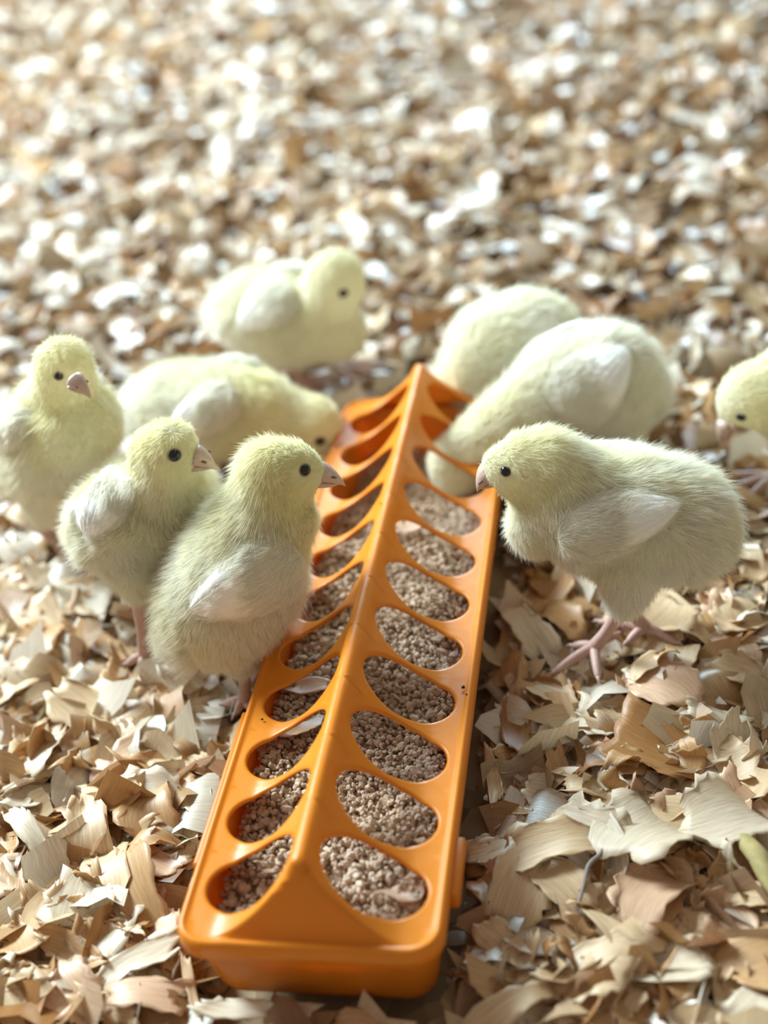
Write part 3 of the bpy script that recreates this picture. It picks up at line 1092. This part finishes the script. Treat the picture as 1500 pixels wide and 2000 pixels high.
def chick(idx, label, G, heading, chain, thigh, wing, eye, beak, leg, headyaw=None, nhair=26000, hr=.000085, voxel=.0017, face=None, ear=None, yellow=.55, wing_thick=.0062):
    rg = np.random.default_rng(1000 + idx)
    h = math.radians(heading)
    Hd = np.array([math.cos(h), math.sin(h), 0.])
    N = np.array([-Hd[1], Hd[0], 0.])
    Gp = on_z(G[0], G[1], 0.)
    if np.dot(CP - Gp, N) < 0:
        N = -N                                           # towards the camera

    hy_ = math.radians(heading if headyaw is None else headyaw)
    Nh = np.array([-math.sin(hy_), math.cos(hy_), 0.])
    if np.dot(Nh, N) < 0:
        Nh = -Nh

    def at(u, v, lat=0.):
        return on_plane(u, v, Gp + N * lat * S, N)

    def px(P, r):
        return r * depth(P) / FPX

    def mirror(P):
        return P - 2 * np.dot(P - Gp, N) * N
    root = thing('chick', label, 'chick', (Gp[0], Gp[1], 0.), GROUP)
    # --- body, neck and head: one skin
    nodes = []
    for c in chain:
        p = at(c[0], c[1], c[3] if len(c) > 3 else 0.)
        nodes.append((p, px(p, c[2])))
    sph = []
    tang = []
    for i in range(len(nodes) - 1):
        for t in np.linspace(0, 1, 7, endpoint=False):
            sph.append((nodes[i][0] * (1 - t) + nodes[i + 1][0] * t, nodes[i][1] * (1 - t) + nodes[i + 1][1] * t))
            tang.append(norm(nodes[i + 1][0] - nodes[i][0]))
    sph.append(nodes[-1])
    tang.append(tang[-1])
    ns = len(sph)
    tn = []
    for c in thigh:
        p = at(c[0], c[1], c[3])
        tn.append((p, px(p, c[2])))
    for i in range(len(tn) - 1):
        for t in np.linspace(0, 1, 6):
            p, r = tn[i][0] * (1 - t) + tn[i + 1][0] * t, tn[i][1] * (1 - t) + tn[i + 1][1] * t
            for q in (p, mirror(p)):
                sph.append((q, r))
                tang.append(np.array([0, 0, -1.]))
    if face:                                             # extra lumps: brow, cheek, muzzle
        for c in face:
            p = at(c[0], c[1], c[3] if len(c) > 3 else 0.)
            sph.append((p, px(p, c[2])))
            tang.append(tang[0])
    me = remesh('body', sph, voxel, 9)
    me.materials.clear()
    me.materials.append(M_SKIN)
    body = link(bpy.data.objects.new('body', me), root)
    co, no, tri = mesh_arrays(me)
    bvh = BVHTree.FromPolygons([tuple(v) for v in co], [tuple(map(int, t)) for t in tri])
    SC = np.array([s[0] for s in sph])
    TG = np.array(tang)
    Hc = nodes[0][0]
    Hr = nodes[0][1]

    def tint_at(P, Nn):
        dh = np.linalg.norm(P - Hc, axis=1) / Hr
        a = np.clip(1.55 - dh / 2.6, 0, 1)
        t = yellow * (.40 + .60 * a) + .18 * Nn[:, 2].clip(-1, 1) * .6 + vnoise(P, .03, idx * 7 + 3)[:, 0] * .10
        return t
    at_ = me.attributes.new('tint', 'FLOAT', 'POINT')
    at_.data.foreach_set('value', tint_at(co, no).clip(0, 1).astype(np.float32))

    def hit(u, v, fallback):
        d = norm(ray(u, v))
        loc, nn, _, _ = bvh.ray_cast(Vector(CP), Vector(d))
        if loc is not None and abs(depth(np.array(loc)) - depth(fallback)) < .05:
            return np.array(loc), np.array(nn)
        loc, nn, _, _ = bvh.find_nearest(Vector(fallback))
        return np.array(loc), np.array(nn)

    # --- wing on the near side, mirrored to the far side
    wing_pts = np.zeros((0, 3))
    wings = []
    if wing:
        (su, sv), (tu, tv), hw = wing
        NS, NT = 22, 13
        ax = np.array([tu - su, tv - sv], float)
        ln = np.linalg.norm(ax)
        ax /= ln
        pe = np.array([-ax[1], ax[0]])

        def shape(s):
            return hw * (np.sin(PI * np.clip(s, .0, 1) ** .80) ** .55 * (1 - .28 * s) + .04)
        outer = np.zeros((NS + 1, NT + 1, 3))
        inner = np.zeros((NS + 1, NT + 1, 3))
        nn_ = np.zeros((NS + 1, NT + 1, 3))
        for i in range(NS + 1):
            s = i / NS
            for j in range(NT + 1):
                t = -1 + 2 * j / NT
                q = np.array([su, sv]) + ax * ln * s + pe * t * shape(s)
                p, n0 = hit(q[0], q[1], at(q[0], q[1]) + N * .02)
                outer[i, j] = p
                nn_[i, j] = n0
        for _ in range(8):                               # calm the normals and the footprint
            for A in (nn_, outer):
                B = A.copy()
                A[1:-1, 1:-1] = (B[:-2, 1:-1] + B[2:, 1:-1] + B[1:-1, :-2] + B[1:-1, 2:]) / 4
        nn_ /= np.linalg.norm(nn_, axis=-1)[..., None]
        foot = outer.copy()
        nn_ = nn_ * .8 + N * .35
        nn_ /= np.linalg.norm(nn_, axis=-1)[..., None]
        for i in range(NS + 1):
            s = i / NS
            for j in range(NT + 1):
                t = -1 + 2 * j / NT
                th = wing_thick * (max(1 - t * t, 0) ** .45) * (math.sin(PI * min(s, 1) ** .7) ** .4 if 0 < s < 1 else 0)
                outer[i, j] = foot[i, j] + nn_[i, j] * (th + .0004)
                inner[i, j] = foot[i, j] - nn_[i, j] * .0022
        g = np.arange((NS + 1) * (NT + 1)).reshape(NS + 1, NT + 1)
        off = g.size
        F = []
        for i in range(NS):
            for j in range(NT):
                F.append((g[i, j], g[i + 1, j], g[i + 1, j + 1], g[i, j + 1]))
                F.append((off + g[i, j + 1], off + g[i + 1, j + 1], off + g[i + 1, j], off + g[i, j]))
        for i in range(NS):
            for j, fl_ in ((0, 0), (NT, 1)):
                a = [g[i, j], off + g[i, j], off + g[i + 1, j], g[i + 1, j]]
                F.append(a if fl_ == 0 else a[::-1])
        for j in range(NT):
            for i, fl_ in ((0, 1), (NS, 0)):
                a = [g[i, j], off + g[i, j], off + g[i, j + 1], g[i, j + 1]]
                F.append(a if fl_ == 0 else a[::-1])
        Vw = np.concatenate([outer.reshape(-1, 3), inner.reshape(-1, 3)])
        wing_pts = foot[2:-2, 2:-2].reshape(-1, 3)
        axis3 = norm(foot[-1, NT // 2] - foot[0, NT // 2])
        for mir in (False, True):
            VV = np.array([mirror(v) for v in Vw]) if mir else Vw
            FF = [f[::-1] for f in F] if mir else F
            w_ = mesh_obj('wing', VV, FF, M_SKIN, root)
            ta = w_.data.attributes.new('tint', 'FLOAT', 'POINT')
            ta.data.foreach_set('value', np.full(len(VV), .02, dtype=np.float32))
            wings.append(w_)
            # flight feathers along the trailing half
            for k, tc in enumerate((-.62, -.36, -.10, .16, .42, .66)):
                fv, ff = [], []
                m_ = 9
                for i in range(m_ + 1):
                    s = .40 + .58 * i / m_
                    fi = s * NS
                    wid = .27 * math.sin(PI * (.12 + .80 * i / m_)) ** .6 * (1 if i < m_ else .35)
                    for dj in (-1, 0, 1):
                        t = tc * (1 - .25 * i / m_) + dj * wid
                        fj = (np.clip(t, -1, 1) + 1) / 2 * NT
                        i0, j0 = min(int(fi), NS - 1), min(int(fj), NT - 1)
                        a, b = fi - i0, fj - j0
                        blend = lambda A: (A[i0, j0] * (1 - a) * (1 - b) + A[i0 + 1, j0] * a * (1 - b) + A[i0, j0 + 1] * (1 - a) * b + A[i0 + 1, j0 + 1] * a * b)
                        p = blend(outer) + norm(blend(nn_)) * (-.0010 + .0016 * min(1, 2.2 * i / m_) + .00012 * k + (.0002 if dj == 0 else 0))
                        fv.append(mirror(p) if mir else p)
                for i in range(m_):
                    for j in range(2):
                        f = (i * 3 + j, i * 3 + j + 1, (i + 1) * 3 + j + 1, (i + 1) * 3 + j)
                        ff.append(f)
                fo = mesh_obj('flight_feather', fv, ff, M_FEATHER, w_)
                md = fo.modifiers.new('vane', 'SOLIDIFY')
                md.thickness = .0003
            wc, wn, wt = mesh_arrays(w_.data)
            keep = np.all(wt < off, axis=1)
            n = int(nhair * .16)
            P, Nn = sample(wc, wn, wt[keep], n, rg)
            ax3 = mirror(Gp + axis3) - Gp if mir else axis3
            sh = mirror(foot[0, NT // 2]) if mir else foot[0, NT // 2]
            s = (P - sh) @ ax3 / np.linalg.norm(foot[-1, NT // 2] - foot[0, NT // 2])
            ok = rg.uniform(size=n) < np.clip(1.35 - .9 * s, .45, 1)
            P, Nn, s = P[ok], Nn[ok], s[ok]
            fur('down', w_, P, Nn, np.tile(ax3, (len(P), 1)), np.full(len(P), .0040), .02 + .20 * (1 - s) * yellow + rg.normal(0, .06, len(P)), hr, np.full(len(P), .22), rg, idx * 50 + 9 + mir)
    # --- beak
    mask = []
    if beak:
        (bu, bv), (tu, tv), wpx, tlat = beak
        B = on_plane(bu, bv, Hc + Nh * tlat * S, Nh)
        T = on_plane(tu, tv, Hc + Nh * tlat * 1.25 * S, Nh)
        axb = T - B
        Lb = np.linalg.norm(axb)
        axb /= Lb
        lat = norm(np.cross(axb, [0, 0, 1.])) if abs(axb[2]) < .97 else N
        upv = np.cross(lat, axb)
        if np.dot(upv, norm(np.cross(N, axb))) * 0 + upv[2] < 0:
            upv = -upv
        r0 = px(B, wpx)

        def mandible(name, top, mat):
            V, F, m_ = [], [], 14
            K = 12
            for i in range(m_ + 1):
                s = i / m_
                end = 1.0 if top else .86
                c = B + axb * Lb * s * end + upv * (r0 * (.12 if top else -.30) - (r0 * .55 * s ** 2.2 if top else -r0 * .02 * s))
                wr = r0 * .92 * (1 - s ** 1.5) + .00012
                hr_ = r0 * (.80 if top else .42) * (1 - s ** 1.7) + .00012
                for k in range(K):
                    a = 2 * PI * k / K
                    yy = math.sin(a)
                    if top and yy < 0:
                        yy *= .45
                    if not top and yy > 0:
                        yy *= .5
                    V.append(c + lat * wr * math.cos(a) + upv * hr_ * yy)
            for i in range(m_):
                for k in range(K):
                    k2 = (k + 1) % K
                    F.append((i * K + k, i * K + k2, (i + 1) * K + k2, (i + 1) * K + k))
            F.append(tuple(range(K))[::-1])
            F.append(tuple(m_ * K + k for k in range(K)))
            return mesh_obj(name, V, F, mat, root)
        ub = mandible('upper_beak', True, M_BEAK)
        mandible('lower_beak', False, M_BEAK)
        iv, jf = ico(1)
        for sg in (-1, 1):
            c = B + axb * Lb * .42 + lat * sg * r0 * .66 + upv * r0 * .36
            mesh_obj('nostril', c + (iv * .13 * r0) @ np.array([axb * 1.9, upv * .7, lat * .8]), jf, M_NOSTRIL, ub)
        mask.append((B + axb * Lb * .35, r0 * 1.12))
        mask.append((B + axb * Lb * .70, r0 * 1.1))
    # --- eyes
    if eye:
        p, n0 = hit(eye[0], eye[1], Hc)
        r = px(p, eye[2])
        mid = Nh
        for sg in (0, 1):
            pe_, ne_ = p, n0
            if sg:
                pe_ = p - 2 * np.dot(p - Hc, mid) * mid
                ne_ = n0 - 2 * np.dot(n0, mid) * mid
                loc, nn, _, _ = bvh.find_nearest(Vector(pe_))
                pe_, ne_ = np.array(loc), np.array(nn)
            iv, jf = ico(3)
            mesh_obj('eye', iv * r + pe_ - ne_ * r * .38, jf, M_EYE, root)
            # eyelid: a thin ring of bare skin
            a = norm(np.cross(ne_, [0, 0, 1.]) if abs(ne_[2]) < .95 else np.cross(ne_, [1., 0, 0]))
            b = np.cross(ne_, a)
            RV, RF = [], []
            for i in range(24):
                t = 2 * PI * i / 24
                c = pe_ + (a * math.cos(t) * 1.03 + b * math.sin(t) * .95) * r - ne_ * r * .12
                rd = norm(c - pe_)
                for k in range(6):
                    s = 2 * PI * k / 6
                    RV.append(c + (rd * math.cos(s) + ne_ * math.sin(s)) * r * .17)
            for i in range(24):
                for k in range(6):
                    RF.append((i * 6 + k, ((i + 1) % 24) * 6 + k, ((i + 1) % 24) * 6 + (k + 1) % 6, i * 6 + (k + 1) % 6))
            mesh_obj('eyelid', RV, RF, M_EYELID, root)
            mask.append((pe_ + ne_ * r * .3, r * 1.30))
    if ear:
        p, n0 = hit(ear[0], ear[1], Hc)
        r = px(p, ear[2])
        iv, jf = ico(2)
        a = norm(np.cross(n0, [0, 0, 1.]))
        b = np.cross(n0, a)
        mesh_obj('ear_patch', p + (iv * r) @ np.array([a, b, n0 * .22]), jf, M_EAR, root)
        mask.append((p, r * .85))
    # --- legs
    if leg:
        hock, foot, toes = leg
        for mir in (False, True):
            hp = at(*hock)
            fp = on_z(foot[0], foot[1], .0055)
            tl = [on_z(t[0], t[1], .0045) for t in toes] if toes else None
            if not tl:
                fr = np.array([Hd[0], Hd[1], 0])
                sd = np.array([-fr[1], fr[0], 0])
                tl = [fp + .024 * norm(fr + sd * k) for k in (-.62, 0, .62)] + [fp - fr * .010]
                for t in tl:
                    t[2] = .0025
            if mir:
                hp, fp, tl = mirror(hp), mirror(fp), [mirror(t) for t in tl]
                sh = Hd * (.012 if idx != 8 else -.022)
                fp, tl = fp + sh, [t + sh for t in tl]
            up = hp + (hp - fp) * .28
            V, F = tube([up, hp, hp * .5 + fp * .5, fp + np.array([0, 0, .001])], [.0040, .0031, .0024, .0029], 12)
            lg = mesh_obj('leg', V, F, M_LEG, root)
            for t in tl:
                d = t - fp
                V, F = tube([fp + np.array([0, 0, .0008]), fp + d * .35 + np.array([0, 0, .0016]), fp + d * .7 + np.array([0, 0, .0010]), t], [.0025, .0020, .0018, .0013], 10)
                to = mesh_obj('toe', V, F, M_LEG, lg)
                dn = norm(d)
                V, F = tube([t - dn * .0004, t + dn * .0016 + [0, 0, .0003], t + dn * .0034 - [0, 0, .0008]], [.0011, .0007, .0002], 8)
                mesh_obj('claw', V, F, M_CLAW, lg)
    # --- down
    P, Nn = sample(co, no, tri, nhair, rg)
    keep = np.ones(len(P), bool)
    for (c, r) in mask:
        keep &= np.linalg.norm(P - c, axis=1) > r
    if len(wing_pts):
        for WP in (wing_pts, np.array([mirror(v) for v in wing_pts])):
            for k0 in range(0, len(WP), 40):
                dd = np.min(np.linalg.norm(P[:, None] - WP[None, k0:k0 + 40], axis=2), axis=1)
                keep &= dd > .0022
    P, Nn = P[keep], Nn[keep]
    near = np.argmin(((P[:, None, :] - SC[None]) ** 2).sum(2), axis=1)
    flow = TG[near] + np.array([0, 0, -.25])
    dh = np.linalg.norm(P - Hc, axis=1) / Hr
    hd = np.clip((dh - .9) / 1.2, 0, 1)
    length = .0024 + .0028 * hd + .0008 * np.clip(-Nn[:, 2], 0, 1) * hd
    length[near >= ns] *= .62
    if beak:                                             # short plush around the face
        df = np.linalg.norm(P - (B + axb * Lb * .2), axis=1) / Hr
        length *= np.clip(.35 + .65 * df, .4, 1)
    lift = .42 + .25 * hd + .15 * np.clip(-Nn[:, 2], 0, 1)
    fur('down', body, P, Nn, flow, length, tint_at(P, Nn) + rg.normal(0, .10, len(P)), hr, lift, rg, idx * 50)
    return root


chick(1, 'whitish chick standing farthest back, behind the feeder, looking down to its side', (600, 745), -14,
      [(655, 545, 58), (640, 592, 62), (610, 628, 78), (560, 622, 92), (505, 612, 84), (458, 606, 48)],
      [(515, 665, 44, .35), (522, 700, 24, .35)], ((575, 560), (470, 640), 52), (671, 573, 9.5), ((692, 574), (718, 594), 16, 0.),
      ((572, 712, .35), (585, 745), None), nhair=40000, hr=.0001, yellow=.42, face=[(672, 562, 44), (648, 640, 66)], headyaw=-4)
chick(2, 'chick at the far left with its head turned to face the camera, pink legs apart', (120, 1090), -38,
      [(125, 715, 58), (128, 768, 64), (122, 825, 94), (106, 868, 104), (75, 892, 84), (38, 910, 56)],
      [(82, 955, 46, .2), (84, 1005, 26, .2)], ((40, 785), (2, 900), 44), (114, 735, 9), ((146, 744), (178, 772), 21, .40),
      ((82, 1032, .2), (152, 1098), [(188, 1122), (168, 1132), (120, 1112), (125, 1085)]), nhair=40000, hr=.0001, yellow=.55, face=[(138, 737, 44), (152, 826, 84)], headyaw=-18)
chick(3, 'chick bending low between two others on the left, head down at the feeder edge', (440, 945), -6,
      [(610, 832, 60), (570, 820, 56), (505, 800, 72), (430, 800, 92), (350, 800, 88), (300, 798, 60)],
      [(380, 870, 50, .3), (390, 905, 26, .3)], ((470, 770), (330, 840), 50), (625, 862, 10), ((652, 872), (674, 908), 22, .40),
      ((400, 920, .3), (430, 950), None), nhair=40000, hr=.0001, yellow=.5, face=[(620, 842, 46)])
chick(4, 'plump chick in the left group, second from the front, facing the feeder with black eye', (285, 1290), -18,
      [(330, 880, 60, -.3), (318, 925, 68, -.3), (330, 985, 92, -.62), (285, 1010, 112, -.35), (235, 1030, 96), (205, 1035, 66)],
      [(262, 1105, 52, .25), (268, 1145, 30, .25)], ((235, 915), (180, 1050), 60), (341, 889, 13), ((380, 895), (428, 908), 30, .06),
      ((272, 1180, .25), (284, 1285), [(300, 1305), (275, 1312), (250, 1296), (296, 1268)]), nhair=80000, hr=.000065, yellow=.62, face=[(350, 893, 42, -.3), (310, 885, 58, -.3)], ear=(312, 897, 7), headyaw=6)
chick(5, 'front chick on the left standing upright at the feeder rim, beak pointing right', (470, 1372), 24,
      [(572, 915, 54), (532, 920, 64), (525, 985, 74), (502, 1050, 100), (472, 1112, 120), (436, 1180, 122), (398, 1215, 88), (366, 1230, 56)],
      [(450, 1235, 66, .35), (468, 1285, 34, .35)], ((588, 1082), (372, 1192), 76), (596, 918, 12.5), ((618, 927), (679, 938), 31, 0.),
      ((477, 1312, .3), (478, 1374), [(505, 1400), (462, 1392), (440, 1375), (492, 1355)]), nhair=120000, hr=.00006, voxel=.0016, yellow=.66, face=[(598, 922, 40), (575, 945, 44), (560, 1010, 60)], ear=(557, 932, 8))
chick(6, 'chick right of the ridge at the back, head hidden deep in the feeder', (985, 850), 196,
      [(862, 838, 38), (885, 815, 48), (925, 760, 72), (975, 690, 98), (1025, 655, 82), (1060, 640, 60)],
      [(1000, 770, 46, .3), (1000, 810, 26, .3)], None, None, ((850, 850), (838, 880), 13, 0.),
      ((1000, 825, .3), (990, 852), None), nhair=40000, hr=.0001, yellow=.45)
chick(7, 'large whitish chick at the back right leaning down with its head inside a feeder hole', (1215, 905), 208,
      [(892, 908, 58), (925, 880, 60), (1000, 818, 62), (1098, 755, 86), (1178, 745, 110), (1225, 765, 78)],
      [(1210, 835, 50, .35), (1215, 870, 26, .35)], ((1085, 815), (1225, 680), 80), None, ((870, 935), (855, 975), 16, 0.),
      ((1215, 880, .3), (1215, 908), None), nhair=45000, hr=.0001, yellow=.36)
chick(8, 'cream chick on the right walking towards the feeder with one pink foot forward', (1165, 1275), 190,
      [(1022, 902, 58), (1062, 905, 70), (1100, 955, 92), (1160, 1002, 116), (1235, 1008, 124), (1310, 1020, 118), (1362, 1042, 72)],
      [(1228, 1095, 66, .45), (1225, 1145, 48, .45), (1216, 1180, 28, .45)], ((1088, 1048), (1328, 982), 66), (987, 921, 11), ((958, 926), (924, 954), 29, 0.),
      ((1205, 1205, .4), (1160, 1268), [(1085, 1312), (1120, 1262), (1168, 1322), (1205, 1240)]), nhair=120000, hr=.00006, voxel=.0016, yellow=.45,
      face=[(985, 914, 46), (1050, 1025, 58), (1062, 985, 66), (1010, 935, 44)], ear=(1022, 928, 11))
chick(9, 'chick at the right edge with only its lowered head showing', (1590, 960), 196,
      [(1462, 775, 60), (1490, 770, 68), (1545, 775, 86), (1610, 790, 108), (1680, 800, 88)],
      [(1600, 880, 50, .3), (1600, 920, 26, .3)], ((1550, 760), (1680, 810), 50), (1447, 815, 9.5), ((1421, 828), (1403, 876), 22, 0.),
      ((1600, 930, .3), (1590, 962), None), nhair=20000, hr=.00012, yellow=.5, face=[(1440, 788, 42)])
